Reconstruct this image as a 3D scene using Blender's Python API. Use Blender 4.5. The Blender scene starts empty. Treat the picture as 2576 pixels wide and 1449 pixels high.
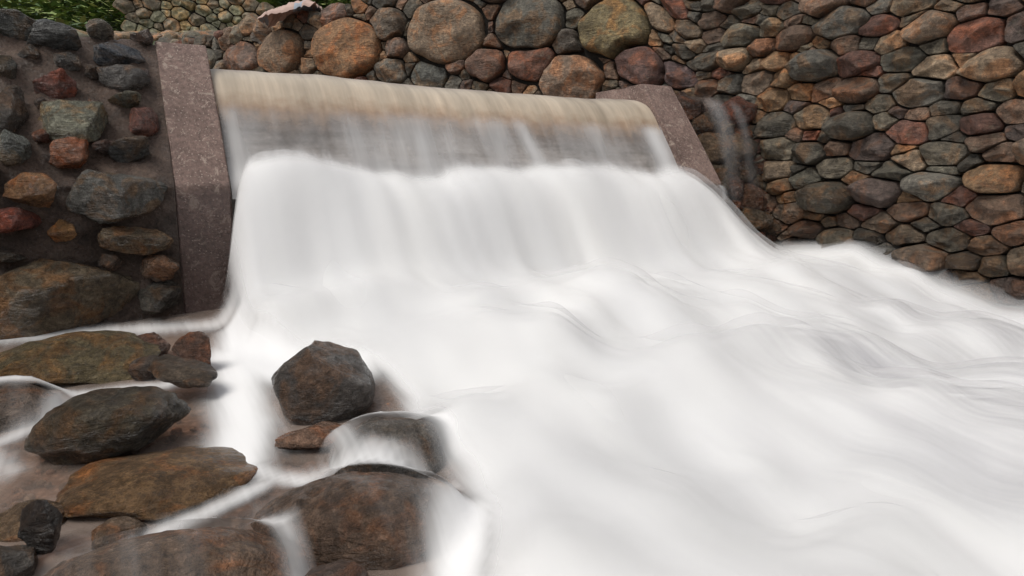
import bpy, bmesh, math, random
import numpy as np
from mathutils import Vector, Matrix
from mathutils.bvhtree import BVHTree
random.seed(7); rng=np.random.default_rng(7)
sc=bpy.context.scene
# ---------------------------------------------------------------- frame of the weir
A0=np.array([-1.79,4.0]); E1=np.array([.866,.5]); E2=np.array([-.5,.866])
def W(a,b,z):
    a=np.asarray(a,float);b=np.asarray(b,float);z=np.asarray(z,float)
    return np.stack([A0[0]+a*E1[0]+b*E2[0],A0[1]+a*E1[1]+b*E2[1],z+0*a],-1)
def AB(x,y):
    dx=x-A0[0];dy=y-A0[1]
    return dx*E1[0]+dy*E1[1], dx*E2[0]+dy*E2[1]
# ---------------------------------------------------------------- noise
def _h(i,j,k,s): 
    v=np.sin(i*127.1+j*311.7+k*74.7+s*19.19)*43758.5453
    return v-np.floor(v)
def vn3(x,y,z,s=0):
    xi=np.floor(x);yi=np.floor(y);zi=np.floor(z)
    fx=x-xi;fy=y-yi;fz=z-zi
    fx=fx*fx*(3-2*fx);fy=fy*fy*(3-2*fy);fz=fz*fz*(3-2*fz)
    r=0
    for dx in(0,1):
        for dy in(0,1):
            for dz in(0,1):
                r=r+_h(xi+dx,yi+dy,zi+dz,s)*(fx if dx else 1-fx)*(fy if dy else 1-fy)*(fz if dz else 1-fz)
    return r
def fbm3(x,y,z,s=0,o=3):
    r=0;a=.5;t=0
    for k in range(o):
        r=r+a*vn3(x,y,z,s+k);t+=a;a*=.5;x=x*2.03;y=y*2.03;z=z*2.03
    return r/t
def vn(x,y,s=0): return vn3(x,y,x*0+.5,s)
def sstep(a,b,x):
    t=np.clip((x-a)/(b-a),0,1);return t*t*(3-2*t)
def blur(F,n):
    F=F.copy()
    for _ in range(n):
        F[1:-1,1:-1]=(F[1:-1,1:-1]*2+F[:-2,1:-1]+F[2:,1:-1]+F[1:-1,:-2]+F[1:-1,2:])/6
    return F
# ---------------------------------------------------------------- mesh builder
class MB:
    def __init__(s): s.v=[];s.f=[];s.c=[];s.n=0
    def add(s,v,f,c):
        v=np.asarray(v,float).reshape(-1,3)
        s.v.append(v); s.f+= [tuple(int(i)+s.n for i in q) for q in f]
        c=np.asarray(c,float)
        if c.ndim==1: c=np.tile(c,(len(v),1))
        s.c.append(c); s.n+=len(v)
    def obj(s,name,mat,smooth=True):
        me=bpy.data.meshes.new(name); V=np.concatenate(s.v)
        me.from_pydata(V.tolist(),[],s.f)
        at=me.color_attributes.new('Col','FLOAT_COLOR','POINT')
        at.data.foreach_set('color',np.concatenate(s.c).astype(np.float32).ravel())
        if smooth: me.polygons.foreach_set('use_smooth',[True]*len(me.polygons))
        me.materials.append(mat); me.update()
        o=bpy.data.objects.new(name,me); sc.collection.objects.link(o); return o
def gridfaces(nr,nc,keep=None):
    f=[]
    for i in range(nr-1):
        for j in range(nc-1):
            a=i*nc+j
            if keep is not None and not(keep[a] or keep[a+1] or keep[a+nc] or keep[a+nc+1]): continue
            f.append((a,a+1,a+nc+1,a+nc))
    return f
# ---------------------------------------------------------------- node helpers
def newmat(name):
    m=bpy.data.materials.new(name); m.use_nodes=True; nt=m.node_tree; nt.nodes.clear()
    return m,nt
def N(nt,t,**k):
    n=nt.nodes.new(t)
    for a,b in k.items():
        if a=='inp':
            for kk,vv in b.items(): n.inputs[kk].default_value=vv
        else: setattr(n,a,b)
    return n
def L(nt,a,b): nt.links.new(a,b)
def noise(nt,vec,scale,detail=5,rough=.6,dist=0):
    n=N(nt,'ShaderNodeTexNoise',inp={'Scale':scale,'Detail':detail,'Roughness':rough,'Distortion':dist}); L(nt,vec,n.inputs['Vector']); return n.outputs['Fac']
def ramp(nt,fac,stops):
    r=N(nt,'ShaderNodeValToRGB'); e=r.color_ramp.elements
    while len(e)<len(stops): e.new(.5)
    for k,(p,c) in enumerate(stops):
        e[k].position=p; e[k].color=(c,c,c,1) if not isinstance(c,tuple) else c+(1,)
    L(nt,fac,r.inputs[0]); return r.outputs[0]
def mix(nt,fac,a,b,mode='MIX'):
    m=N(nt,'ShaderNodeMix',data_type='RGBA',blend_type=mode)
    for s,v in((0,fac),(6,a),(7,b)):
        if hasattr(v,'links') : L(nt,v,m.inputs[s])
        else: m.inputs[s].default_value=(v if s==0 else tuple(v)+(1,))
    return m.outputs[2]
def math_(nt,op,a,b=None,c=None):
    m=N(nt,'ShaderNodeMath',operation=op)
    for s,v in((0,a),(1,b),(2,c)):
        if v is None: continue
        if hasattr(v,'links'): L(nt,v,m.inputs[s])
        else: m.inputs[s].default_value=v
    return m.outputs[0]
def mapping(nt,vec,scale,rot=(0,0,0)):
    m=N(nt,'ShaderNodeMapping'); m.inputs['Scale'].default_value=scale; m.inputs['Rotation'].default_value=rot
    L(nt,vec,m.inputs[0]); return m.outputs[0]
# ---------------------------------------------------------------- rock material (Col.rgb base, Col.a wetness)
def rockmat(name,bump=.6,scale=1.0,lichen=0.35,strata=0.3,gloss=.62):
    m,nt=newmat(name)
    tc=N(nt,'ShaderNodeTexCoord').outputs['Object']
    at=N(nt,'ShaderNodeAttribute',attribute_name='Col')
    n1=noise(nt,tc,5*scale,6,.65,.4); n2=noise(nt,tc,22*scale,6,.72,.2); n3=noise(nt,tc,110*scale,3,.7)
    st=noise(nt,mapping(nt,tc,(5,5,26),(.45,.3,0)),1.2*scale,6,.65,.8)
    c=mix(nt,1.0,at.outputs['Color'],ramp(nt,n1,[(.25,.42),(.5,1.0),(.75,1.7)]),'MULTIPLY')
    c=mix(nt,1.0,c,ramp(nt,n2,[(.3,.40),(.52,1.0),(.72,1.8)]),'MULTIPLY')
    c=mix(nt,1.0,c,ramp(nt,n3,[(.3,.65),(.7,1.35)]),'MULTIPLY')
    pr=ramp(nt,noise(nt,tc,3.7*scale,4,.6,1.0),[(.48,0.0),(.60,.7)])
    c=mix(nt,pr,c,mix(nt,1.0,c,(1.6,1.0,.60),'MULTIPLY'))
    vein=ramp(nt,noise(nt,tc,7*scale,3,.5,2.5),[(.485,0.0),(.5,.3),(.515,0.0)])
    c=mix(nt,vein,c,(.02,.016,.012))
    li=math_(nt,'MULTIPLY',ramp(nt,noise(nt,tc,9*scale,7,.75,.3),[(.57,0.0),(.65,1.0)]),lichen)
    li=math_(nt,'MULTIPLY',li,math_(nt,'SUBTRACT',1.0,at.outputs['Alpha']))
    c=mix(nt,li,c,(.29,.26,.18))
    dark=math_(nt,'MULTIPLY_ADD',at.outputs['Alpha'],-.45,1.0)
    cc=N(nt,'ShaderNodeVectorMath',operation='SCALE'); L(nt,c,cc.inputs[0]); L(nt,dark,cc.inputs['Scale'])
    p=N(nt,'ShaderNodeBsdfPrincipled'); L(nt,cc.outputs[0],p.inputs['Base Color'])
    r=math_(nt,'MULTIPLY_ADD',at.outputs['Alpha'],-gloss,.8)
    r=math_(nt,'ADD',r,math_(nt,'MULTIPLY_ADD',n2,.7,-.35))
    L(nt,math_(nt,'MAXIMUM',r,.12),p.inputs['Roughness'])
    h=math_(nt,'ADD',math_(nt,'MULTIPLY',n1,1.3),math_(nt,'MULTIPLY',n2,.6))
    h=math_(nt,'ADD',h,math_(nt,'MULTIPLY',n3,.12)); h=math_(nt,'ADD',h,math_(nt,'MULTIPLY',st,strata*1.6))
    b=N(nt,'ShaderNodeBump',inp={'Strength':bump,'Distance':.05}); L(nt,h,b.inputs['Height']); L(nt,b.outputs[0],p.inputs['Normal'])
    o=N(nt,'ShaderNodeOutputMaterial'); L(nt,p.outputs[0],o.inputs[0]); return m
M_rock=rockmat('dry_rock',1.0,1.0,.4,.45)
M_wet=rockmat('wet_rock',.95,1.7,.1,.45,.80)
M_far=rockmat('lichen_rock',.7,.8,.9,.2)
# ---------------------------------------------------------------- concrete
def concmat():
    m,nt=newmat('pink_concrete')
    tc=N(nt,'ShaderNodeTexCoord').outputs['Object']
    n1=noise(nt,tc,3,6,.65,.5); n2=noise(nt,tc,45,5,.7); n3=noise(nt,tc,160,3,.7)
    c=ramp(nt,n1,[(.3,(.135,.088,.073)),(.55,(.23,.155,.13)),(.75,(.30,.21,.175))])
    c=mix(nt,1.0,c,ramp(nt,n2,[(.3,.55),(.7,1.4)]),'MULTIPLY')
    v=N(nt,'ShaderNodeTexVoronoi',inp={'Scale':62}); L(nt,tc,v.inputs['Vector'])
    sp=ramp(nt,v.outputs['Distance'],[(.18,1.0),(.32,0.0)])
    pick=N(nt,'ShaderNodeSeparateColor'); L(nt,v.outputs['Color'],pick.inputs[0])
    sp=math_(nt,'MULTIPLY',sp,ramp(nt,pick.outputs[0],[(.5,0.0),(.65,1.0)]))
    c=mix(nt,math_(nt,'MULTIPLY',sp,.85),c,(.50,.40,.34))
    lc=ramp(nt,noise(nt,tc,14,8,.78,.8),[(.56,0.0),(.61,.8)])
    c=mix(nt,lc,c,(.44,.35,.29))
    sx=N(nt,'ShaderNodeSeparateXYZ'); L(nt,tc,sx.inputs[0])
    wet=N(nt,'ShaderNodeMapRange',inp={'From Min':-.02,'From Max':-.10}); L(nt,math_(nt,'ADD',sx.outputs[2],math_(nt,'MULTIPLY_ADD',n1,.12,-.06)),wet.inputs[0])
    c=mix(nt,math_(nt,'MULTIPLY',wet.outputs[0],.75),c,mix(nt,1.0,c,(.30,.27,.28),'MULTIPLY'))
    p=N(nt,'ShaderNodeBsdfPrincipled'); L(nt,c,p.inputs['Base Color'])
    L(nt,math_(nt,'MULTIPLY_ADD',wet.outputs[0],-.4,.75),p.inputs['Roughness'])
    h=math_(nt,'ADD',n2,math_(nt,'MULTIPLY',n3,.5)); h=math_(nt,'ADD',h,math_(nt,'MULTIPLY',sp,.3));h=math_(nt,'ADD',h,n1)
    b=N(nt,'ShaderNodeBump',inp={'Strength':.8,'Distance':.015}); L(nt,h,b.inputs['Height']); L(nt,b.outputs[0],p.inputs['Normal'])
    o=N(nt,'ShaderNodeOutputMaterial'); L(nt,p.outputs[0],o.inputs[0]); return m
M_conc=concmat()
def mortarmat(name,stops,bump,wr,sc_=1):
    m,nt=newmat(name)
    tc=N(nt,'ShaderNodeTexCoord').outputs['Object']
    n1=noise(nt,tc,6*sc_,6,.65,.3); n2=noise(nt,tc,60*sc_,6,.75)
    c=ramp(nt,n1,stops); c=mix(nt,1.0,c,ramp(nt,n2,[(.3,.5),(.7,1.5)]),'MULTIPLY')
    sx=N(nt,'ShaderNodeSeparateXYZ'); L(nt,tc,sx.inputs[0])
    wet=N(nt,'ShaderNodeMapRange',inp={'From Min':.15,'From Max':-.25}); L(nt,math_(nt,'ADD',sx.outputs[2],math_(nt,'MULTIPLY_ADD',n1,.3,-.15)),wet.inputs[0])
    c=mix(nt,math_(nt,'MULTIPLY',wet.outputs[0],.6),c,mix(nt,1.0,c,(.3,.3,.3),'MULTIPLY'))
    p=N(nt,'ShaderNodeBsdfPrincipled'); L(nt,c,p.inputs['Base Color'])
    L(nt,math_(nt,'MULTIPLY_ADD',n1,.5,wr),p.inputs['Roughness'])
    b=N(nt,'ShaderNodeBump',inp={'Strength':bump,'Distance':.02}); L(nt,math_(nt,'ADD',n1,n2),b.inputs['Height']); L(nt,b.outputs[0],p.inputs['Normal'])
    o=N(nt,'ShaderNodeOutputMaterial'); L(nt,p.outputs[0],o.inputs[0]); return m
M_mortar=mortarmat('wet_mortar',[(.3,(.050,.036,.028)),(.55,(.13,.09,.07)),(.75,(.20,.145,.11))],1.0,.0)
M_dark=mortarmat('joint_shade',[(.3,(.010,.008,.006)),(.7,(.03,.023,.017))],.8,.6)  # near-black colour painted as the deep shade in the wall joints
# ---------------------------------------------------------------- generic rock
def ico(sub):
    bm=bmesh.new(); bmesh.ops.create_icosphere(bm,subdivisions=sub,radius=1); 
    v=np.array([x.co[:] for x in bm.verts]); f=[tuple(q.index for q in p.verts) for p in bm.faces]; bm.free(); return v,f
ICO={k:ico(k) for k in(2,3,4,5)}
def rock(mb,c,dims,rz=0,seed=0,ang=.8,col=(.2,.2,.2),wet=0,tilt=(0,0),sub=4,cuts=9,rough=.16,planes=None):
    v,f=ICO[sub]; v=v.copy(); r=np.random.default_rng(seed)
    L_=[(r.normal(size=3),r.uniform(.55,.86)) for k in range(cuts)]
    if planes: L_+= [(np.array(p[:3],float),p[3]) for p in planes]
    for n,d in L_:
        n=n/np.linalg.norm(n)
        over=np.maximum(0,v@n-d); v-=np.outer(over*ang,n)
    q=v*1.4+seed*3.7
    v*=(1+rough*2*(fbm3(q[:,0],q[:,1],q[:,2],seed%13,3)-.5))[:,None]
    q=v*6+seed
    v*=(1+.09*(fbm3(q[:,0],q[:,1],q[:,2],3,3)-.5))[:,None]
    v*=np.array(dims)/2
    R=np.array((Matrix.Rotation(rz,3,'Z')@Matrix.Rotation(tilt[0],3,'X')@Matrix.Rotation(tilt[1],3,'Y')))
    v=v@R.T+np.array(c); mb.add(v,f,tuple(col)+(wet,)); return v,f
# ---------------------------------------------------------------- packed stone wall
def darts(s0,s1,t0,t1,rads,fixed,tries,accept,k=.86):
    P=[list(q[:3]) for q in fixed]; arr=np.array(P) if P else np.zeros((0,3))
    for r_hi,r_lo,n in rads:
        for _ in range(n):
            s=rng.uniform(s0,s1);t=rng.uniform(t0,t1)
            r=rng.uniform(r_lo,r_hi)
            if not accept(s,t,r): continue
            if len(arr) and np.any(np.hypot(arr[:,0]-s,arr[:,1]-t)<k*(arr[:,2]+r)): continue
            arr=np.vstack([arr,[s,t,r]])
    return arr
def packed(mb,arr,asp,surf,colf,draw,nfix=0,D=.55,gap=.008,lloyd=3,NA=40,noiseamp=.03,pw=3.6):
    aspf=asp if callable(asp) else (lambda s:asp+0*s)
    th=np.linspace(0,2*math.pi,NA,endpoint=False); dr=np.stack([np.cos(th),np.sin(th)],1)
    arr=arr.copy()
    def radial(i,p=16,cap=2.3):
        d=arr[:,:2]-arr[i,:2]; L_=np.hypot(d[:,0],d[:,1]); k=(L_>1e-6)&(L_<arr[i,2]*3+arr[:,2]*2)
        d=d[k];L_=L_[k]; off=(L_**2+arr[i,2]**2-arr[k,2]**2)/(2*L_); off=np.maximum(off,arr[i,2]*.35)
        n=d/L_[:,None]; q=np.maximum(dr@n.T,0)/off[None,:]
        s=(q**p).sum(1)+(1/(cap*arr[i,2]))**p
        return s**(-1/p)
    for it in range(lloyd):
        new=arr.copy()
        for i in range(len(arr)):
            r=radial(i,14); cx=(r**3*dr[:,0]).sum()/(1.5*(r**2).sum()); cy=(r**3*dr[:,1]).sum()/(1.5*(r**2).sum())
            w=.25 if i<nfix else .55
            new[i,0]+=w*cx;new[i,1]+=w*cy
        arr=new
    rho=np.array([0,.2,.38,.54,.68,.79,.88,.94,.98,1.0,.99]); NR=len(rho)
    for i in range(len(arr)):
        s,t,r0=arr[i]
        a_=float(aspf(np.array(s)))
        if not draw(s,t/a_): continue
        r=radial(i,rng.choice([12,20,34]) if i>=nfix else 22)-gap*rng.uniform(.0,1.8)
        r=np.maximum(r,.02)
        q=vn(np.cos(th)*2.2+i*3.1,np.sin(th)*2.2,5); r=r*((1.04-.13*q) if i>=nfix else (1.07-.24*q))
        dep=min(r0*D*rng.uniform(.55,1.45),.34)
        X=rho[:,None]*r[None,:]*dr[None,:,0]; Y=rho[:,None]*r[None,:]*dr[None,:,1]
        d=dep*(np.maximum(0,1-np.minimum(rho,1)**pw)**.55)[:,None]+0*X
        d[-1,:]=-.14; d[-2,:]=-.03
        ks=min(1,.19/r0)
        for k in range(6):
            an=rng.uniform(0,2*math.pi); sl=rng.uniform(.15,1.1)*ks; h0=dep*rng.uniform(.6,1.0)
            pl=np.maximum(h0-sl*(X*math.cos(an)+Y*math.sin(an)),.02)
            m_=np.arange(NR)<NR-2
            d[m_]=np.where(d[m_]>pl[m_],pl[m_]+.04*(d[m_]-pl[m_]),d[m_])
        q=fbm3((X+s)*9,(Y+t)*9,d*9,2,3)-.5
        d[:-2]+= (q*noiseamp*2)[:-2]
        if i<nfix:
            q=fbm3((X+s)*3,(Y+t)*3,d*3,12,3)-.5; d[:-2]+=(q*.20)[:-2]
        q2=fbm3((X+s)*6,(Y+t)*6,d*0+9,4,2)-.5; q3=fbm3((X+s)*6,(Y+t)*6,d*0+19,4,2)-.5
        X=X+q2*.035;Y=Y+q3*.035
        S=s+X; T=(t+Y)/aspf(S)
        P=surf(S,T,d)
        P=P.reshape(NR,NA,3); v=[P[0].mean(0)]; v+=list(P[1:].reshape(-1,3))
        f=[]
        for j in range(NA): f.append((0,1+j,1+(j+1)%NA))
        for a in range(NR-2):
            for j in range(NA):
                j2=(j+1)%NA; f.append((1+a*NA+j,1+(a+1)*NA+j,1+(a+1)*NA+j2,1+a*NA+j2))
        mb.add(np.array(v),f,colf(i,s,t/a_))
PAL=[(.155,.130,.092),(.098,.085,.064),(.235,.170,.110),(.170,.108,.072),(.160,.080,.058),(.240,.145,.075),(.165,.150,.122),(.112,.080,.066),(.125,.113,.084),(.19,.138,.096)]
# ---------------------------------------------------------------- right-bank / upstream wall path
Q=np.array([(6.6,-.35),(5.3,1.9),(3.63,4.82),(2.63,6.55),(2.15,7.4),(1.5,8.15),(.6,8.7),(-1,9.2),(-3,9.9),(-5.2,11.2),(-7.2,12.9)])
def catmull(Q,n=12):
    out=[]; P=np.vstack([2*Q[0]-Q[1],Q,2*Q[-1]-Q[-2]])
    for i in range(1,len(P)-2):
        for t in np.linspace(0,1,n,endpoint=False):
            a,b,c,d=P[i-1],P[i],P[i+1],P[i+2]
            out.append(.5*((2*b)+(-a+c)*t+(2*a-5*b+4*c-d)*t*t+(-a+3*b-3*c+d)*t**3))
    out.append(Q[-1]); return np.array(out)
PT=catmull(Q); seg=np.diff(PT,axis=0); SL=np.concatenate([[0],np.cumsum(np.hypot(seg[:,0],seg[:,1]))])
TG=np.gradient(PT,SL,axis=0); TG/=np.linalg.norm(TG,axis=1)[:,None]
def pathsurf(S,T,d,batter=.10):
    px=np.interp(S,SL,PT[:,0]);py=np.interp(S,SL,PT[:,1]);tx=np.interp(S,SL,TG[:,0]);ty=np.interp(S,SL,TG[:,1])
    l=np.hypot(tx,ty);nx=-ty/l;ny=tx/l
    off=d-batter*T
    return np.stack([px+nx*off,py+ny*off,T],-1)
def s_of_x(x): return float(np.interp(-x,-PT[:,0],SL))
def topz(s):
    x=np.interp(s,SL,PT[:,0]); return np.interp(-x,[-9,-1,1.2,2.0,3.0,4.0,7.5],[3.2,3.1,2.7,2.45,2.27,2.2,2.1])
sQ=s_of_x(1.9)
BO=[(-2.33,1.76,1.02,.75,(.30,.165,.08)),(-3.37,1.79,.73,.62,(.24,.16,.10)),(-4.1,1.75,.47,.62,(.18,.12,.09)),(-.91,1.90,1.02,.8,(.27,.195,.13)),
(-1.73,2.05,.47,.42,(.17,.135,.10)),(-1.59,1.72,.37,.21,(.18,.13,.10)),(-1.67,1.44,.42,.32,(.17,.15,.12)),(-1.12,1.36,.57,.31,(.15,.15,.13)),
(.16,1.94,.98,.56,(.125,.115,.092)),(-.37,1.45,.55,.36,(.17,.10,.07)),(.23,1.46,.54,.5,(.19,.10,.070)),(1.14,1.78,.72,.72,(.21,.165,.083)),
(.68,1.22,1.1,.36,(.28,.195,.135)),(1.43,1.32,.55,.5,(.15,.085,.07)),(1.78,1.14,.44,.32,(.13,.085,.08)),(.64,1.65,.29,.34,(.12,.10,.08)),
(-2.54,2.2,.43,.3,(.2,.13,.10)),(-3.74,2.1,.35,.29,(.18,.15,.12)),(-4.5,2.1,.36,.32,(.2,.13,.085)),(-4.9,1.83,.37,.45,(.2,.18,.14)),(-.8,1.48,.31,.2,(.18,.12,.09)),(.87,2.2,.48,.26,(.2,.145,.11)),(-.3,2.45,.6,.35,(.19,.15,.12)),(.5,2.5,.6,.35,(.2,.14,.09))]
aspf=lambda s: 1.72-.45*sstep(sQ-.2,sQ+.9,s)
fix=[(s_of_x(x),z*float(aspf(s_of_x(x))),(w/2+h*1.3/2)/2*1.12) for x,z,w,h,c in BO]
def acc(s,t,r):
    z=t/float(aspf(s))
    if z>topz(s)+.15 or z<-1.5: return False
    if s>sQ+1.2 and z<.45: return False
    return True
arr=darts(1.2,SL[-1]-.2,-1.45*1.72,3.3*1.72,[(.26,.21,80),(.21,.16,1200),(.16,.115,7000),(.115,.08,12000),(.08,.055,9000)],fix,0,acc,.84)
mb=MB()
def colR(i,s,z):
    if i<len(BO): c=np.array(BO[i][4])
    else:
        c=np.array(PAL[int(rng.choice(10,p=[.18,.15,.12,.15,.09,.07,.08,.06,.06,.04]))])*rng.uniform(.7,1.35)
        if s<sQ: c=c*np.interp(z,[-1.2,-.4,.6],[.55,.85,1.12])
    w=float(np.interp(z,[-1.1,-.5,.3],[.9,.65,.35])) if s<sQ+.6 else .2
    return tuple(c)+(w,)
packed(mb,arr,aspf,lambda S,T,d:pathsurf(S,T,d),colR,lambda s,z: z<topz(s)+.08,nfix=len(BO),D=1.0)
wall=mb.obj('dry_stone_wall',M_rock)
mb=MB(); ss=np.linspace(.6,SL[-1],160); rows=[]
for s in ss:
    tz=np.linspace(-1.6,topz(s)-.06,14); rows.append(pathsurf(np.full(14,s),tz,np.full(14,-.06)))
for s_i,s in enumerate(ss):
    P=pathsurf(np.full(1,s),np.full(1,topz(s)-.06),np.full(1,-.7)); rows[s_i]=np.vstack([rows[s_i],P])
mb.add(np.array(rows).reshape(-1,3),gridfaces(160,15),(.02,.02,.02,0)); backing=mb.obj('dark_backing',M_dark); backing.parent=wall  # dark sheet behind the stones, its colour stands in for joint shadow
# ---------------------------------------------------------------- profile of battered face (left wall / wing)
def prof_b(z): 
    z=np.asarray(z,float); return np.where(z>-.035,.76*(z+.035),0)
def lsurf(a,z,d):
    b=prof_b(z); sl=np.where(z>-.035,1,0); nb=-np.where(sl>0,.796,1.0); nz=np.where(sl>0,.605,0)
    return W(a,b+nb*d,z+nz*d)
LS=[(-.68,.51,.25,.11,(.19,.075,.055)),(-.36,.57,.25,.11,(.12,.11,.10)),(-.345,.44,.18,.055,(.15,.14,.10)),(-.28,.31,.17,.18,(.18,.08,.06)),
(-.60,.305,.37,.23,(.21,.205,.15)),(-.91,.35,.17,.24,(.10,.085,.07)),(-.88,.145,.19,.16,(.16,.17,.15)),(-.64,.12,.23,.12,(.30,.14,.08)),
(-.34,.14,.22,.055,(.09,.09,.085)),(-.81,-.065,.23,.18,(.29,.16,.08)),(-.43,-.085,.44,.27,(.15,.145,.13)),(-.92,-.215,.24,.11,(.22,.08,.06)),
(-.70,-.28,.13,.13,(.34,.18,.075)),(-.38,-.33,.33,.15,(.17,.125,.08)),(-.27,-.485,.22,.16,(.15,.105,.075)),(-.27,-.67,.24,.15,(.10,.09,.075)),
(-.78,-.62,.72,.50,(.17,.13,.085)),(-1.0,.0,.12,.16,(.22,.09,.06)),(-.70,.80,.32,.10,(.09,.09,.085)),(-.38,.72,.30,.12,(.075,.085,.10)),
(-.88,.86,.32,.11,(.10,.10,.09)),(-.93,.60,.13,.11,(.08,.08,.07)),(-.64,.66,.14,.10,(.09,.08,.07)),(-.80,.70,.12,.06,(.1,.09,.08)),(-.22,.86,.14,.05,(.16,.12,.1)),(-.45,.88,.18,.05,(.17,.15,.12)),
(-.50,-.45,.14,.12,(.12,.09,.07)),(-.47,.17,.12,.07,(.10,.07,.06)),(-.95,-.40,.14,.07,(.12,.1,.08)),
(-.5,.42,.07,.05,(.13,.09,.07)),(-.75,.40,.08,.05,(.1,.08,.07)),(-.24,.62,.08,.06,(.12,.09,.08)),(-.76,.21,.09,.05,(.14,.08,.06)),(-.5,.62,.09,.06,(.09,.08,.07))]
mb=MB()
r2=np.random.default_rng(4)
for a in np.arange(-1.2,-3.4,-.3):
    for z in np.arange(-.6,.85,.24): LS.append((a+r2.uniform(-.05,.05),z+r2.uniform(-.04,.04),r2.uniform(.18,.3),r2.uniform(.12,.2),PAL[r2.integers(10)]))
ang0=math.atan2(.5,.866)
for i,(a,z,w,h,c) in enumerate(LS):
    slope=z>-.03
    big=(w>.5)
    P=lsurf(np.array(a),np.array(z),np.array(.015))
    hh=h*1.25 if slope else h
    rock(mb,P,(w*1.18,(.20 if not big else .36)*min(1,w/.2)*1.15,hh*1.24),ang0,seed=100+i,ang=1,col=np.array(c)*1.3,wet=.72 if z>.0 else .88,tilt=(-.65 if slope else 0,r2.uniform(-.12,.12)),sub=5 if w>.3 else 4,cuts=16,rough=.24)
na,nz=260,140
aa=np.linspace(-3.5,-.15,na); zz=np.linspace(-1.3,.84,nz)
X_,Z_=np.meshgrid(aa,zz)
dd=(fbm3(X_*6,Z_*6,X_*0,1,5)-.5)*.15-.012
dd*=sstep(-.15,-.22,X_)*.8+.2
G=lsurf(X_,Z_,dd)
top=[W(aa,.70+k*.15+0*aa,.84+(fbm3(aa*5,aa*0+k,aa*0,2)-.5)*.05+k*.01) for k in range(7)]
G=np.concatenate([G,np.array(top)])
mbm=MB(); mbm.add(G.reshape(-1,3),gridfaces(nz+7,na),(.1,.1,.1,0)); mort=mbm.obj('mortar',M_mortar)
lw=mb.obj('mortared_stone_wall',M_wet); mort.parent=lw
# ---------------------------------------------------------------- wing of stones right of the right pier
mb=MB(); asw=1.35
def wsurf(a,z,d):
    b=.30+.45*(z+.035); return W(a,b-d*.9,z+d*.42)
arrw=darts(4.15,5.3,-1.1*asw,1.05*asw,[(.2,.15,200),(.15,.10,900),(.10,.07,1500)],[],0,lambda s,t,r:True,.84)
def colW(i,s,z):
    c=np.array(PAL[int(rng.choice([0,1,3,3,4,7,8,1]))])*.95*np.array([1.15,.92,.8]); return tuple(c)+(.85,)
packed(mb,arrw,asw,wsurf,colW,lambda s,z: 4.22<s<5.25 and z<.80,D=.9,NA=30)
mb2=MB(); aa=np.linspace(4.15,5.4,30); zz=np.linspace(-1.2,.8,30); X_,Z_=np.meshgrid(aa,zz)
mb2.add(wsurf(X_,Z_,(fbm3(X_*5,Z_*5,X_*0,1,3)-.5)*.08-.03).reshape(-1,3),gridfaces(30,30),(.1,.1,.1,0))
wing=mb.obj('stone_wing_wall',M_wet); o=mb2.obj('mortar_wing',M_mortar); o.parent=wing
# ---------------------------------------------------------------- concrete: piers and weir
def prism(name,prof,a0,a1,mat,bev=.012):
    bm=bmesh.new(); n=len(prof)
    v0=[bm.verts.new(W(a0,b,z)) for b,z in prof]; v1=[bm.verts.new(W(a1,b,z)) for b,z in prof]
    bm.faces.new(v0); bm.faces.new(v1[::-1])
    for i in range(n): bm.faces.new((v0[i],v1[i],v1[(i+1)%n],v0[(i+1)%n]))
    bmesh.ops.recalc_face_normals(bm,faces=bm.faces)
    bmesh.ops.bevel(bm,geom=list(bm.edges),offset=bev,segments=3,affect='EDGES',profile=.6)
    bmesh.ops.triangulate(bm,faces=bm.faces)
    bmesh.ops.subdivide_edges(bm,edges=[e for e in bm.edges if e.calc_length()>.12],cuts=3,use_grid_fill=True)
    bmesh.ops.subdivide_edges(bm,edges=[e for e in bm.edges if e.calc_length()>.06],cuts=1,use_grid_fill=True)
    bm.normal_update(); 
    V=np.array([v.co[:] for v in bm.verts]); q=(fbm3(V[:,0]*9,V[:,1]*9,V[:,2]*9,3,4)-.5)*.018
    for v,k in zip(bm.verts,q): v.co+=v.normal*float(k)
    me=bpy.data.meshes.new(name); bm.to_mesh(me); bm.free(); me.materials.append(mat)
    o=bpy.data.objects.new(name,me); sc.collection.objects.link(o); return o
pp=[(0,-1.3),(0,-.035),(.68,.865),(1.4,.865),(1.4,-1.3)]
prism('concrete_pier',pp,-.15,.15,M_conc); prism('concrete_pier.001',pp,3.85,4.21,M_conc)
def weirmat():
    m,nt=newmat('wet_grey_concrete')
    tc=N(nt,'ShaderNodeTexCoord').outputs['Object']
    s=mapping(nt,tc,(1.2,1.2,20)); n1=noise(nt,s,1,5,.6,.3); n2=noise(nt,tc,30,5,.7); n0=noise(nt,tc,3,4,.6)
    c=ramp(nt,n1,[(.3,(.20,.175,.155)),(.5,(.29,.26,.238)),(.7,(.38,.345,.32))])
    c=mix(nt,1.0,c,ramp(nt,n2,[(.3,.8),(.7,1.2)]),'MULTIPLY'); c=mix(nt,1.0,c,ramp(nt,n0,[(.3,.65),(.7,1.2)]),'MULTIPLY')
    p=N(nt,'ShaderNodeBsdfPrincipled',inp={'Roughness':.35}); L(nt,c,p.inputs['Base Color'])
    b=N(nt,'ShaderNodeBump',inp={'Strength':.3,'Distance':.015}); L(nt,math_(nt,'ADD',n1,n2),b.inputs['Height']); L(nt,b.outputs[0],p.inputs['Normal'])
    o=N(nt,'ShaderNodeOutputMaterial'); L(nt,p.outputs[0],o.inputs[0]); return m
M_weir=weirmat()
wp=[(.14,-1.3),(.14,-.03),(.46,.40),(.57,.53),(.76,.60),(1.38,.60),(1.38,-1.3)]
prism('concrete_weir',wp,.153,3.847,M_weir,.02)
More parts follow.
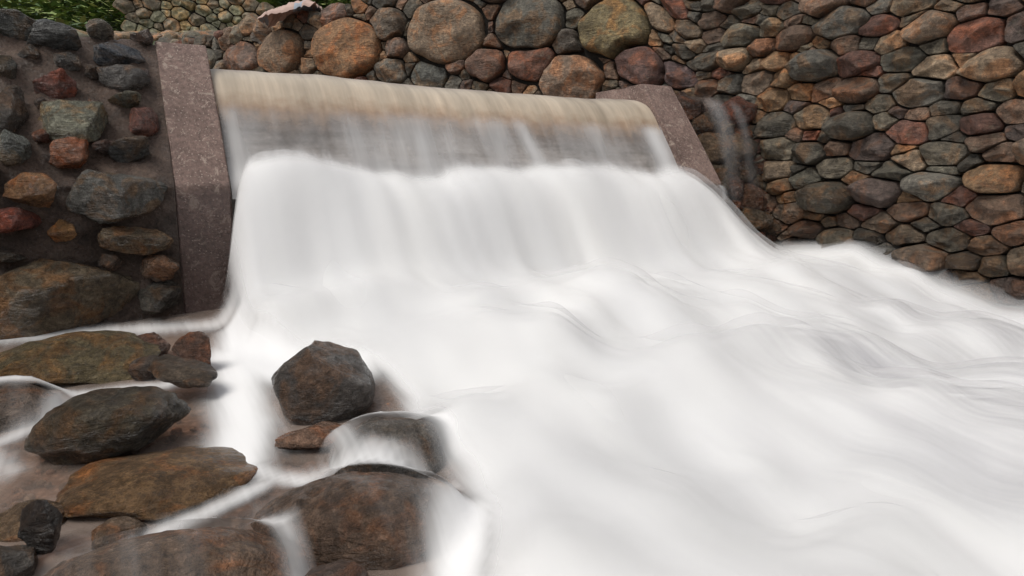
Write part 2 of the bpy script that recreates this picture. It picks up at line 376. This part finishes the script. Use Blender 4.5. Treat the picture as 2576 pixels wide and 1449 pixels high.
# ---------------------------------------------------------------- river level / ground
def wl(x,y): return -.76-.085*(4-np.clip(y,-3,4.5))
def segdist(x,y):
    best=np.full(x.shape,1e9); sg=np.zeros(x.shape); sb=np.zeros(x.shape)
    for i in range(0,len(PT)-1):
        p=PT[i];d=PT[i+1]-p;l2=d@d
        t=((x-p[0])*d[0]+(y-p[1])*d[1])/l2
        if i==0: t=np.minimum(t,1)
        elif i==len(PT)-2: t=np.maximum(t,0)
        else: t=np.clip(t,0,1)
        dx=x-p[0]-t*d[0];dy=y-p[1]-t*d[1];D_=np.hypot(dx,dy); m_=D_<best
        best[m_]=D_[m_]; sg[m_]=np.sign(d[0]*dy-d[1]*dx)[m_]; sb[m_]=(SL[i]+np.clip(t,0,1)*(SL[i+1]-SL[i]))[m_]
    return best*sg,sb
def ground(x,y):
    a,b=AB(x,y); sd,s=segdist(x,y)
    hill=.85+.2*(y-4.7)+.32*np.maximum(0,y-16.3)+.8*(fbm3(x*.15,y*.15,x*0,3)-.5)*sstep(15,22,y)
    hill=np.minimum(np.maximum(hill,.8),34)
    bed=wl(x,y)-.055+(fbm3(x*6,y*6,x*0,6,3)-.5)*.05-.55*sstep(.6,2.2,a)
    bed=np.where(b>.85,.45,bed)
    z=bed
    lb=np.where(b>1,-.2-(b-1)*.6,-.2)
    z=np.where((b>.95)&(a<lb),np.minimum(hill,.80+.2*np.maximum(0,y-4.7)),z)
    z=np.where((b>.95)&(a<lb)&(y>12),hill,z)
    z=np.where((b<=.95)&(a<-3.6),.8,z)
    out=sd<-.32
    zb=np.maximum(topz(s)-.25,0); zb=zb+(hill-zb)*sstep(1.0,4,-sd)*(hill>zb)
    zb=np.maximum(zb,np.where(-sd>4,hill,-9))
    z=np.where(out,zb,z)
    k=sstep(-4.6,-6.0,x)*sstep(10.5,13,y)
    return z+(np.maximum(z,hill)-z)*k
def axis(lo,hi,step,far):
    c=np.arange(lo,hi,step); l=[];r=[];d=step;p=lo
    while p>-far: d*=1.25;p-=d;l.append(p)
    d=step;p=c[-1]
    while p<far: d*=1.25;p+=d;r.append(p)
    return np.array(l[::-1]+list(c)+r)
gx=axis(-14,8,.11,260);gy=axis(-3,26,.11,260); X_,Y_=np.meshgrid(gx,gy)
Zg=ground(X_.ravel(),Y_.ravel()).reshape(X_.shape)
def groundmat():
    m,nt=newmat('ground')
    tc=N(nt,'ShaderNodeTexCoord').outputs['Object']
    n1=noise(nt,tc,4,6,.65); n2=noise(nt,tc,40,5,.7)
    v=N(nt,'ShaderNodeTexVoronoi',inp={'Scale':38}); L(nt,tc,v.inputs['Vector'])
    bedc=ramp(nt,v.outputs['Distance'],[(.1,(.36,.25,.19)),(.5,(.20,.13,.095))])
    bedc=mix(nt,1.0,bedc,ramp(nt,n1,[(.3,.5),(.7,1.4)]),'MULTIPLY')
    g=ramp(nt,n1,[(.3,(.03,.045,.014)),(.6,(.07,.10,.03)),(.8,(.11,.10,.045))])
    g=mix(nt,1.0,g,ramp(nt,n2,[(.3,.5),(.7,1.5)]),'MULTIPLY')
    sx=N(nt,'ShaderNodeSeparateXYZ'); L(nt,tc,sx.inputs[0])
    k=N(nt,'ShaderNodeMapRange',inp={'From Min':.5,'From Max':.75}); L(nt,sx.outputs[2],k.inputs[0])
    c=mix(nt,k.outputs[0],bedc,g)
    p=N(nt,'ShaderNodeBsdfPrincipled',inp={'Roughness':.7}); L(nt,c,p.inputs['Base Color'])
    b=N(nt,'ShaderNodeBump',inp={'Strength':.6,'Distance':.02}); L(nt,math_(nt,'ADD',n2,v.outputs['Distance']),b.inputs['Height']); L(nt,b.outputs[0],p.inputs['Normal'])
    o=N(nt,'ShaderNodeOutputMaterial'); L(nt,p.outputs[0],o.inputs[0]); return m
mb=MB(); mb.add(np.stack([X_,Y_,Zg],-1).reshape(-1,3),gridfaces(len(gy),len(gx)),(.1,.1,.1,0)); mb.obj('ground',groundmat())
# ---------------------------------------------------------------- foliage on hillside
def bracken():
    n=85000
    x=rng.uniform(-20,1,n); y=rng.uniform(12.5,27,n); keep=(x/y<-.22)&(x/y>-.95); x=x[keep];y=y[keep]
    sd,_=segdist(x,y); k=~((sd<.2)&(sd>-1.2)&(x>-6.5)); k&=~((y<16.7+.2*(x+8.6))&(x>-9.2)); x=x[k];y=y[k]; n=len(x)
    z=ground(x,y); cl=fbm3(x*1.1,y*1.1,x*0,8,3); cl=np.clip((cl-.28)*2.2,0,1)
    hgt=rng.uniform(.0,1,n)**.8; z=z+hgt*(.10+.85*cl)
    th=rng.uniform(0,6.28,n); L_=rng.uniform(.12,.32,n); w=L_*.22; up=rng.uniform(-.45,.6,n)
    d=np.stack([np.cos(th),np.sin(th),up],1); sdv=np.stack([-np.sin(th),np.cos(th),rng.uniform(-.5,.5,n)],1)
    c=np.stack([x,y,z],1)
    V=np.stack([c,c+d*(L_*.5)[:,None]+sdv*w[:,None],c+d*L_[:,None],c+d*(L_*.5)[:,None]-sdv*w[:,None]],1).reshape(-1,3)
    F=np.arange(n*4).reshape(n,4)
    base=np.array([(.12,.16,.04),(.06,.10,.03),(.17,.20,.06),(.20,.18,.07),(.035,.06,.02)])[rng.choice(5,n,p=[.3,.25,.22,.08,.15])]
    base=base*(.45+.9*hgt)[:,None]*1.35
    C=np.repeat(np.concatenate([base,np.zeros((n,1))],1),4,0)
    mb=MB(); mb.add(V,F.tolist(),C)
    m,nt=newmat('leaf'); at=N(nt,'ShaderNodeAttribute',attribute_name='Col')
    p=N(nt,'ShaderNodeBsdfPrincipled',inp={'Roughness':.6}); L(nt,at.outputs['Color'],p.inputs['Base Color'])
    o=N(nt,'ShaderNodeOutputMaterial'); L(nt,p.outputs[0],o.inputs[0])
    mb.obj('bracken',m,False)
bracken()
# ---------------------------------------------------------------- distant dry stone wall
mb=MB()
def fsurf(S,T,d): return np.stack([-8.6+S*.98,15.9+S*.2-d,T+0*S],-1)
ftop=lambda s: np.interp(s,[0,1.2,3.2,4.6],[4.6,4.35,3.85,3.4])
arrf=darts(-.1,4.8,2.6*1.3,4.8*1.3,[(.2,.15,500),(.15,.1,2500),(.1,.07,3000)],[],0,lambda s,t,r:t/1.3<ftop(s)+.2,.86)
packed(mb,arrf,1.3,fsurf,lambda i,s,z:tuple(np.array([(.24,.225,.14),(.19,.18,.12),(.28,.255,.17),(.2,.16,.11)][rng.choice(4)])*rng.uniform(.7,1.2))+(0,),lambda s,z:z<ftop(s) and 0<s<4.6,D=.8,NA=18,gap=.01)
fw=mb.obj('dry_stone_wall.001',M_far)
mb=MB(); ss=np.linspace(0,4.6,20); rows=[]
for s in ss: rows.append([(-8.6+s*.98,15.95+s*.2,2.0),(-8.6+s*.98,15.95+s*.2,ftop(s)-.05),(-8.6+s*.98,16.5+s*.2,ftop(s)-.05),(-8.6+s*.98,16.5+s*.2,2.0)])
mb.add(np.array(rows).reshape(-1,3),gridfaces(20,4),(.02,.02,.02,0)); o=mb.obj('dark_backing_far',M_dark); o.parent=fw
mb=MB(); r3=np.random.default_rng(11)
for i in range(160):
    x=r3.uniform(-5.4,-2.6); y=r3.uniform(5.0,9.5); a,b=AB(x,y)
    if a>-.35-(b-1)*.6 or b<1.1: continue
    z=float(ground(np.array([x]),np.array([y]))[0]); s=r3.uniform(.12,.3)
    rock(mb,(x,y,z+s*.15),(s*1.3,s,s*.7),r3.uniform(0,6),i+500,.8,np.array(PAL[r3.choice([0,6,2,9,8])])*1.3,.05,sub=3)
rock(mb,(-3.75,6.1,1.18),(.34,.3,.2),0,900,.4,(.24,.23,.16),0,sub=4)
for i in range(110):
    x=r3.uniform(-9.0,-4.8); y=r3.uniform(12.3,15.6); s=r3.uniform(.2,.42); z=float(ground(np.array([x]),np.array([y]))[0])
    rock(mb,(x,y,z+s*.1),(s*1.3,s,s*.7),r3.uniform(0,6),i+1500,.8,np.array(PAL[r3.choice([0,6,2,9,8])])*1.4,.0,sub=3)
for i in range(70):
    s=r3.uniform(SL[-1]-5,SL[-1]-.3); P=pathsurf(np.array([s]),np.array([topz(s)+.0]),np.array([-r3.uniform(.0,.6)]))[0]; q=r3.uniform(.15,.34)
    rock(mb,P,(q*1.3,q,q*.8),r3.uniform(0,6),i+700,.8,np.array(PAL[r3.choice([0,6,2,9,3,4])])*1.2,.05,sub=3)
mb.obj('loose_stones',M_rock)
# ---------------------------------------------------------------- discarded cloth sack on the wall top
def sack():
    nu,nv=90,60; u=np.linspace(0,1,nu);v=np.linspace(0,1,nv);U,V=np.meshgrid(u,v)
    x=(U-.5)*.78; y=(V-.5)*.5
    z=.13*np.sqrt(np.maximum(0,1-np.abs(2*U-1)**2.5))*np.sqrt(np.maximum(0,1-np.abs(2*V-1)**2.2))
    z+= .20*(U-.45)+.12*(fbm3(U*5,V*5+U*3,U*0,4,3)-.5)+.07*np.abs(vn(U*14+V*6,V*3,9)-.5)
    P=np.stack([-3.08+x,10.0+y+.1*U,2.25+z],-1)
    k=fbm3(U*6,V*3,U*0,77,2)[...,None]
    mb=MB(); c=np.where(k>.58,np.array([.30,.33,.38,0]),np.array([.48,.34,.29,0])); mb.add(P.reshape(-1,3),gridfaces(nv,nu),c.reshape(-1,4))
    m,nt=newmat('faded_cloth'); at=N(nt,'ShaderNodeAttribute',attribute_name='Col')
    p=N(nt,'ShaderNodeBsdfPrincipled',inp={'Roughness':.8}); L(nt,at.outputs['Color'],p.inputs['Base Color'])
    o=N(nt,'ShaderNodeOutputMaterial'); L(nt,p.outputs[0],o.inputs[0]); mb.obj('cloth_sack',m)
sack()
# ---------------------------------------------------------------- river boulders
dr=MB(); ex=MB()
rock(ex,(-2.02,2.98,-.83),(.92,.60,.27),.1,21,.95,(.20,.155,.082),.8,sub=5,rough=.24,cuts=14)
rock(ex,(-1.73,3.17,-.79),(.19,.13,.14),.3,22,.95,(.20,.12,.09),.8)
rock(ex,(-1.41,2.95,-.76),(.19,.16,.20),.2,23,.95,(.22,.12,.08),.85)
rock(ex,(-1.36,2.68,-.765),(.36,.18,.10),-.35,24,1,(.14,.105,.075),.9,tilt=(.1,.22),cuts=16,rough=.3)
rock(ex,(-1.36,2.27,-.84),(.52,.36,.26),.35,25,.9,(.12,.098,.068),.95,tilt=(0,-.12),sub=5,rough=.22,cuts=12)
rock(ex,(-.755,2.58,-.79),(.46,.40,.37),.15,36,.9,(.15,.128,.112),.95,sub=5,cuts=5,rough=.13,planes=[(.55,-.25,1,.60),(.1,-.75,.8,.66),(-.9,-.3,.5,.74),(.1,-1,.1,.8),(1,.0,.0,.88)])
rock(ex,(-1.23,1.66,-.895),(.14,.12,.15),.5,27,1,(.05,.05,.052),1,cuts=14)
rock(ex,(-.41,1.42,-.915),(.17,.14,.13),.1,28,.8,(.17,.115,.09),.85)
rock(ex,(-1.27,1.56,-.96),(.20,.16,.15),.4,29,1,(.13,.115,.10),.8)
rock(ex,(-1.10,2.04,-.955),(.62,.56,.15),.5,30,.7,(.28,.165,.08),.85,sub=5,rough=.25)
rock(ex,(-.68,2.30,-.90),(.34,.24,.10),.1,31,.8,(.30,.18,.12),.7)
rock(ex,(-1.36,1.80,-.96),(.24,.2,.10),.1,32,.7,(.24,.155,.09),.7)
rock(ex,(-1.60,2.90,-.82),(.16,.12,.12),.6,41,.95,(.13,.10,.08),.85)
rock(ex,(-1.08,1.72,-.96),(.16,.13,.09),.9,43,.9,(.22,.15,.10),.8)
rock(dr,(-1.95,2.50,-.89),(.42,.36,.24),.1,33,.4,(.22,.16,.12),.6)
rock(dr,(-.40,2.14,-.90),(.40,.32,.24),.1,34,.4,(.15,.125,.10),.7)
rock(dr,(-.44,1.78,-.95),(.60,.40,.30),-.15,35,.4,(.20,.13,.09),.8,sub=5,rough=.12)
rock(dr,(-.80,1.44,-.98),(.62,.46,.34),.1,37,.4,(.23,.15,.10),.8,sub=5,rough=.12)
ex.obj('boulders',M_wet); dro=dr.obj('submerged_boulders',M_wet)
mb=MB()
for i in range(650):
    x=r3.uniform(-1.9,-.1);y=r3.uniform(1.2,2.7); s=abs(r3.normal(0,.014))+.012
    rock(mb,(x,y,float(wl(x,y))-.045+s*.2),(s*1.4,s*1.1,s),r3.uniform(0,6),i,.5,np.array([(.40,.29,.23),(.28,.19,.15),(.45,.38,.32),(.2,.16,.13)][r3.choice(4)]),.2,sub=2)
mb.obj('pebbles',M_wet)
# ---------------------------------------------------------------- water
BV=BVHTree.FromPolygons(np.concatenate(dr.v).tolist(),dr.f)
STROKES=[([(-3.3,3.1),(-2.5,3.43),(-2.0,3.55),(-1.5,3.65)],.15,.55),
([(-1.42,3.5),(-1.28,3.1),(-1.13,2.72),(-.98,2.4),(-.90,2.12)],.12,1.0),
([(-1.25,3.15),(-1.0,3.0),(-.75,2.98)],.24,1.1),
([(-1.1,2.95),(-1.3,2.83),(-1.6,2.72),(-1.85,2.62),(-2.0,2.5)],.07,.65),
([(-1.72,2.62),(-1.72,2.4),(-1.8,2.2),(-1.6,2.05)],.06,.5),
([(-2.2,2.5),(-1.9,2.2),(-1.6,2.0)],.06,.4),
([(-.90,2.15),(-.75,2.02),(-.6,1.97),(-.40,1.97),(-.2,1.9)],.055,.7),
([(-.74,2.0),(-.87,1.82),(-.95,1.72),(-.82,1.64),(-.6,1.64)],.05,.6),
([(-1.02,1.66),(-1.12,1.52),(-1.17,1.35)],.04,.4),
([(-.58,1.62),(-.50,1.48),(-.44,1.35)],.04,.5),
([(-.58,2.26),(-.45,2.28),(-.25,2.25)],.07,.75),
([(-.57,2.12),(-.50,2.0),(-.3,1.99)],.05,.55),
([(-.12,1.75),(-.13,1.42),(-.2,1.2)],.09,.95)]
def strokeD(x,y):
    D_=np.zeros(x.shape)
    for pts,w,k in STROKES:
        best=np.full(x.shape,1e9)
        for (x0,y0),(x1,y1) in zip(pts[:-1],pts[1:]):
            dx,dy=x1-x0,y1-y0; t=np.clip(((x-x0)*dx+(y-y0)*dy)/(dx*dx+dy*dy),0,1)
            best=np.minimum(best,np.hypot(x-x0-t*dx,y-y0-t*dy))
        D_=np.maximum(D_,k*np.exp(-(best/w)**2))
    return D_
na,nb=310,270
av=np.linspace(-2.6,5.16,na); bv=np.linspace(-6.2,.32,nb); Aa,Bb=np.meshgrid(av,bv)
Pw=W(Aa,Bb,0*Aa); Xw=Pw[...,0];Yw=Pw[...,1]
XL=np.interp(Yw,[.5,1.3,1.45,1.63,2.02,2.35,2.64,2.85,3.0,3.12,3.3,3.6,3.9,4.3],[-.25,-.16,-.16,-.13,-.24,-.44,-.50,-.62,-.80,-1.05,-1.33,-1.50,-1.66,-1.80])
wid=np.interp(Yw,[3.0,3.4],[.20,.10])
main=blur(sstep(-.07,1,(Xw-XL)/wid),5)
lipn=(fbm3(Aa*2.3,Aa*0,Aa*0,61,3)-.5)*.20+.05*np.exp(-((Aa-.5)/.3)**2)*2
p1=np.interp(Bb,[-6,-4.5,-3,-2,-1.4,-1.0,-.75,-.58,-.42,-.26,-.12,.0,.08,.16,.24,.32],[-1.12,-1.02,-.90,-.80,-.72,-.70,-.69,-.62,-.40,-.16,-.05,.0,.045,.12,.22,.33])
p2=np.interp(Bb,[-6,-4,-3,-2,-1.4,-.9,-.5,0,.3],[-1.35,-1.28,-1.2,-1.04,-.84,-.72,-.76,-.82,-.84])
rb=sstep(3.8,4.9,Aa)
rb=np.where(Bb<-.9,sstep(2.6,5.0,Aa),rb)
prof=p1*(1-rb)+p2*rb
prof[:250]=blur(prof,6)[:250]
prof+=.30*sstep(4.72,5.12,Aa)
lump=.12*np.exp(-((Aa-.5)/.28)**2)*np.exp(-((Bb+.12)/.2)**2)
for a_,h_ in ((1.35,-.03),(1.9,.02),(2.6,.06),(3.3,-.02)): lump+=h_*np.exp(-((Aa-a_)/.25)**2)*np.exp(-((Bb+.12)/.22)**2)
f1=fbm3(Aa*1.5,Bb*.8,Aa*0,21,2)-.5; f2=fbm3(Aa*4.0,Bb*1.1+Aa*.4,Aa*0,22,2)-.5; f4=fbm3(Aa*1.7,Bb*2.6,Aa*0,24,2)-.5
amp=sstep(.0,-.5,Bb)
und=f1*.30*amp+f2*.09*amp+f4*.28*sstep(-.5,-1.2,Bb)+.06*np.exp(-((Bb+1.0-.15*np.sin(Aa*3))/.16)**2)*sstep(4.4,3.4,Aa)
WLv=wl(Xw,Yw)
H=WLv*(1-main)+(prof+lump+und)*main
H=blur(H,3)
sd_=strokeD(Xw,Yw)
drp=np.full(H.shape,-9.)
idx=np.argwhere((Xw>-2.4)&(Xw<.2)&(Yw>.9)&(Yw<2.9))
for i,j in idx:
    h=BV.ray_cast(Vector((Xw[i,j],Yw[i,j],1)),Vector((0,0,-1)))
    if h[0] is not None: drp[i,j]=h[0].z
dd_=drp.copy()
for di in(-1,0,1):
    for dj in(-1,0,1): dd_=np.maximum(dd_,np.roll(np.roll(drp,di,0),dj,1))
H0=H.copy(); H=np.maximum(H,dd_+.004)
H=np.maximum(blur(H,4),dd_+.002)+.008
rd=dd_>H0-.01
rdf=blur(rd.astype(float),2)
mdens=main*1.2
inner=(Aa>-.1)
topfade=1-sstep(-.10,.20,Bb-lipn*.9)
mdens=np.where(inner,mdens*topfade,mdens)
mdens*=1-sstep(4.70,5.06,Aa)*.97
dens=np.maximum(mdens,sd_)
dens=np.maximum(dens,.08*rdf)
thin_shade=np.exp(-((Aa-2.6)/.65)**2)*np.exp(-((Bb+2.75)/.6)**2)*1.0+np.exp(-((Aa-4.0)/.6)**2)*np.exp(-((Bb+2.1)/.7)**2)*.7+np.exp(-((Aa-1.9)/.5)**2)*np.exp(-((Bb+3.5)/.6)**2)*.6  # where the foam is greyed: painted wave shade together with thinner water
def foammat():
    m,nt=newmat('white_water')
    fl=N(nt,'ShaderNodeAttribute',attribute_name='flow').outputs['Vector']
    at=N(nt,'ShaderNodeAttribute',attribute_name='Col'); sp=N(nt,'ShaderNodeSeparateColor'); L(nt,at.outputs['Color'],sp.inputs[0])
    D_,AM,TH=sp.outputs[0],sp.outputs[1],sp.outputs[2]
    s1=noise(nt,mapping(nt,fl,(7,.9,1)),1,3,.55,.3); s2=noise(nt,mapping(nt,fl,(30,2.0,1)),1,2,.6); s3=noise(nt,mapping(nt,fl,(2.0,.9,1)),1,2,.5)
    k=math_(nt,'ADD',D_,math_(nt,'MULTIPLY_ADD',s1,.45,-.225)); k=math_(nt,'ADD',k,math_(nt,'MULTIPLY_ADD',s2,.16,-.08))
    mr=N(nt,'ShaderNodeMapRange',interpolation_type='SMOOTHSTEP',inp={'From Min':.03,'From Max':1.0}); L(nt,k,mr.inputs[0])
    al=math_(nt,'MULTIPLY',mr.outputs[0],AM)
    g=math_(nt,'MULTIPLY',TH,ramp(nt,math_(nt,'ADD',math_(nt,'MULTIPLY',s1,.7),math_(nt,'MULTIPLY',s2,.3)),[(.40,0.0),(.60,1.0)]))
    c=mix(nt,ramp(nt,s3,[(.35,0.0),(.65,.6)]),(.93,.925,.915),(.78,.78,.785))
    c=mix(nt,math_(nt,'MULTIPLY',ramp(nt,s1,[(.42,0.0),(.68,.6)]),.5),c,(.74,.735,.74))
    c=mix(nt,math_(nt,'MULTIPLY',g,.75),c,(.36,.35,.375))  # wave shade and thin-water grey mixed into the foam colour
    p=N(nt,'ShaderNodeBsdfDiffuse'); L(nt,c,p.inputs[0])
    t=N(nt,'ShaderNodeBsdfTransparent'); ms=N(nt,'ShaderNodeMixShader'); L(nt,al,ms.inputs[0]); L(nt,t.outputs[0],ms.inputs[1]); L(nt,p.outputs[0],ms.inputs[2])
    o=N(nt,'ShaderNodeOutputMaterial'); L(nt,ms.outputs[0],o.inputs[0]); return m
M_foam=foammat()
def flowattr(o,arr3):
    at=o.data.attributes.new('flow','FLOAT_VECTOR','POINT'); at.data.foreach_set('vector',np.asarray(arr3,np.float32).ravel())
def layer(name,dz,dm,am,thr):
    mb=MB(); z=H+dz*np.clip(mdens,0,1)+ (fbm3(Aa*5,Bb*1.2,Aa*0,40+int(dz*1000),2)-.5)*dz*1.2
    D_=np.clip((dens if dz==0 else mdens)*dm,0,1.4)
    if dz>0: D_=D_*(1-rdf)
    keep=(D_.ravel()>thr)
    C=np.stack([D_,np.full(D_.shape,am),thin_shade,np.ones(D_.shape)],-1)
    mb.add(np.stack([Xw,Yw,z],-1).reshape(-1,3),gridfaces(nb,na,keep),C.reshape(-1,4))
    o=mb.obj(name,M_foam); flowattr(o,np.stack([Aa,Bb,z*0],-1).reshape(-1,3)); return o
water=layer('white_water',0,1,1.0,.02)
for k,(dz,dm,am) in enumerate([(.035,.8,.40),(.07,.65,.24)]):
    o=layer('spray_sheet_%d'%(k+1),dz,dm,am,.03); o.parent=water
def clearmat():
    m,nt=newmat('clear_water')
    tc=N(nt,'ShaderNodeTexCoord').outputs['Object']
    g=N(nt,'ShaderNodeBsdfGlossy',inp={'Roughness':.18}); t=N(nt,'ShaderNodeBsdfTransparent'); t.inputs[0].default_value=(.85,.74,.66,1)
    d=N(nt,'ShaderNodeBsdfDiffuse'); d.inputs[0].default_value=(.48,.38,.32,1)
    b=N(nt,'ShaderNodeBump',inp={'Strength':.25,'Distance':.02}); L(nt,noise(nt,tc,7,3,.5,1),b.inputs['Height']); L(nt,b.outputs[0],g.inputs['Normal'])
    fr=N(nt,'ShaderNodeFresnel',inp={'IOR':1.33})
    m0=N(nt,'ShaderNodeMixShader'); L(nt,ramp(nt,noise(nt,tc,3,4,.5,1),[(.35,.15),(.7,.6)]),m0.inputs[0]); L(nt,t.outputs[0],m0.inputs[1]); L(nt,d.outputs[0],m0.inputs[2])
    ms=N(nt,'ShaderNodeMixShader'); L(nt,fr.outputs[0],ms.inputs[0]); L(nt,m0.outputs[0],ms.inputs[1]); L(nt,g.outputs[0],ms.inputs[2])
    o=N(nt,'ShaderNodeOutputMaterial'); L(nt,ms.outputs[0],o.inputs[0]); return m
mb=MB(); z=WLv-.012+(fbm3(Xw*5,Yw*5,Xw*0,2,2)-.5)*.012
keep=((main<.7)&(Bb<.0)&(Aa<1.5)).ravel()
mb.add(np.stack([Xw,Yw,z],-1).reshape(-1,3),gridfaces(nb,na,keep),(.1,.1,.1,0)); o=mb.obj('shallow_water',clearmat())
def resample(pts,n):
    pts=np.array(pts,float); P=catmull(pts,10); l=np.concatenate([[0],np.cumsum(np.hypot(*np.diff(P,axis=0).T))]); q=np.linspace(0,l[-1],n)
    return np.interp(q,l,P[:,0]),np.interp(q,l,P[:,1]),q
def nappemat():
    m,nt=newmat('peaty_water')
    fl=N(nt,'ShaderNodeAttribute',attribute_name='flow').outputs['Vector']; sx=N(nt,'ShaderNodeSeparateXYZ'); L(nt,fl,sx.inputs[0])
    s1=noise(nt,mapping(nt,fl,(3.0,.8,0)),1,4,.6); s2=noise(nt,mapping(nt,fl,(26,2.2,0)),1,4,.6); s3=noise(nt,mapping(nt,fl,(13,16,0)),1,3,.6)
    v=sx.outputs[2]
    vv=math_(nt,'ADD',v,math_(nt,'MULTIPLY_ADD',s3,.14,-.07)); vv=math_(nt,'ADD',vv,math_(nt,'MULTIPLY_ADD',s1,.20,-.10))
    c=ramp(nt,vv,[(.0,(.33,.285,.25)),(.35,(.38,.325,.28)),(.50,(.50,.43,.34)),(.66,(.50,.41,.31)),(.77,(.36,.25,.17)),(.86,(.32,.24,.185)),(.95,(.40,.35,.32))])
    c=mix(nt,1.0,c,ramp(nt,s2,[(.3,.88),(.7,1.12)]),'MULTIPLY'); c=mix(nt,1.0,c,ramp(nt,s1,[(.3,.72),(.7,1.25)]),'MULTIPLY')
    p=N(nt,'ShaderNodeBsdfPrincipled',inp={'Roughness':.5}); L(nt,c,p.inputs['Base Color'])
    t=N(nt,'ShaderNodeBsdfTransparent'); al=N(nt,'ShaderNodeMapRange',interpolation_type='SMOOTHSTEP',inp={'From Min':.98,'From Max':.72}); L(nt,vv,al.inputs[0])
    ms=N(nt,'ShaderNodeMixShader'); L(nt,al.outputs[0],ms.inputs[0]); L(nt,t.outputs[0],ms.inputs[1]); L(nt,p.outputs[0],ms.inputs[2])
    o=N(nt,'ShaderNodeOutputMaterial'); L(nt,ms.outputs[0],o.inputs[0]); return m
pb,pz,pl=resample([(1.25,.745),(1.0,.74),(.84,.73),(.72,.70),(.60,.64),(.51,.545),(.44,.44),(.375,.33),(.29,.21)],50)
aa=np.linspace(.155,3.845,220); AA,PB=np.meshgrid(aa,pb); _,PZ=np.meshgrid(aa,pz); _,PL=np.meshgrid(aa,pl/pl[-1])
nn=(fbm3(AA*2.2,PL*.8,AA*0,5,3)-.5)*.08*sstep(.1,.5,PL)+(fbm3(AA*9,PL*1,AA*0,6,2)-.5)*.012*sstep(.2,.6,PL)
mb=MB(); mb.add(W(AA,PB-nn-.01,PZ+nn*.6+.012*np.sin(AA*1.7)).reshape(-1,3),gridfaces(50,220),(.5,.5,.5,1)); nap=mb.obj('weir_overflow',nappemat()); flowattr(nap,np.stack([AA,PL,PL],-1).reshape(-1,3))
mb=MB(); bb=np.linspace(1.2,9,60); ax=np.linspace(-6,7.5,60); X2,B2=np.meshgrid(ax,bb)
mb.add(W(X2,B2,X2*0+.735).reshape(-1,3),gridfaces(60,60),(.5,.5,.5,1)); pool=mb.obj('upstream_pool',bpy.data.materials['clear_water'])
def veil(name,prf,a0,a1,n,densf,off=0.0,mat=M_foam,fs=(1,1),am=.8):
    pb,pz,pl=resample(prf,40); aa=np.linspace(a0,a1,n); AA,PB=np.meshgrid(aa,pb); _,PZ=np.meshgrid(aa,pz); _,PL=np.meshgrid(aa,pl)
    nn=(fbm3(AA*6,PL*1.2,AA*0,7,2)-.5)*.03
    D_=densf(AA,PL/pl[-1]); mb=MB(); C=np.stack([D_,np.full(D_.shape,am),0*D_+.15,0*D_+1],-1)
    mb.add(W(AA,PB-nn-off,PZ).reshape(-1,3),gridfaces(40,n),C.reshape(-1,4)); o=mb.obj(name,mat); flowattr(o,np.stack([AA*fs[0],PL*fs[1],0*PL],-1).reshape(-1,3)); return o
def dv(a,v):
    st=fbm3(a*3.2+v*.3,v*.5,a*0,31,4); d=.27+.8*(st-.5)+.25*sstep(.55,1,v)
    d+=.35*np.exp(-((a-2.35-.12*v)/.07)**2)+.6*np.exp(-((a-3.72)/.13)**2)+.2*np.exp(-((a-.95-.1*v)/.14)**2)+.25*np.exp(-((a-.22)/.08)**2)
    return np.clip(d,0,1)*sstep(0,.2,v)
o=veil('falling_sheet',[(.46,.53),(.41,.46),(.36,.38),(.26,.24),(.15,.08),(.06,-.03),(.03,-.12)],.16,3.84,240,dv,fs=(.8,.5),am=.72); o.parent=nap
def tr(c,w): return lambda a,v: np.clip(np.exp(-((a-c-.05*np.sin(v*5))/w)**2)*.75*sstep(0,.15,v)*(1-.6*v),0,1)
o=veil('side_trickle',[(.50,.80),(.38,.6),(.28,.38),(.16,.1),(.08,-.2)],4.22,4.8,60,tr(4.40,.13),.09,am=.24)
o2=veil('side_trickle_thin',[(.50,.78),(.40,.62),(.30,.40),(.18,.15),(.08,-.1)],4.4,5.0,60,tr(4.68,.08),.09,am=.16); o2.parent=o
o3=veil('side_trickle_spout',[(.02,-.03),(-.02,-.08),(-.04,-.2),(-.04,-.4)],4.0,4.4,50,tr(4.16,.05),.0,am=.6); o3.parent=o
# ---------------------------------------------------------------- light
w=bpy.data.worlds.new('World'); sc.world=w; w.use_nodes=True; nt=w.node_tree; nt.nodes.clear()
sky=N(nt,'ShaderNodeTexSky',sky_type='NISHITA',sun_disc=False,sun_elevation=math.radians(58),sun_rotation=math.radians(225))
hs=N(nt,'ShaderNodeHueSaturation',inp={'Saturation':.18}); L(nt,sky.outputs[0],hs.inputs['Color'])
bg=N(nt,'ShaderNodeBackground',inp={'Strength':.15}); L(nt,hs.outputs[0],bg.inputs[0]); wo=N(nt,'ShaderNodeOutputWorld'); L(nt,bg.outputs[0],wo.inputs[0])
sd=bpy.data.lights.new('sun','SUN'); sd.energy=2.0; sd.angle=math.radians(30); sd.color=(1,.95,.885); so=bpy.data.objects.new('sun',sd); sc.collection.objects.link(so)
el=math.radians(58); az=math.radians(225)
dirv=Vector((math.sin(az)*math.cos(el),math.cos(az)*math.cos(el),math.sin(el))); so.rotation_euler=dirv.to_track_quat('Z','Y').to_euler()
cd=bpy.data.cameras.new('camera'); cd.lens=24; cd.sensor_width=36; cd.clip_start=.05; cd.clip_end=800
co=bpy.data.objects.new('camera',cd); sc.collection.objects.link(co); co.location=(0,0,0); co.rotation_euler=(math.radians(80.93),0,0); sc.camera=co
sc.view_settings.view_transform='Standard'; sc.view_settings.look='None'; sc.view_settings.exposure=0
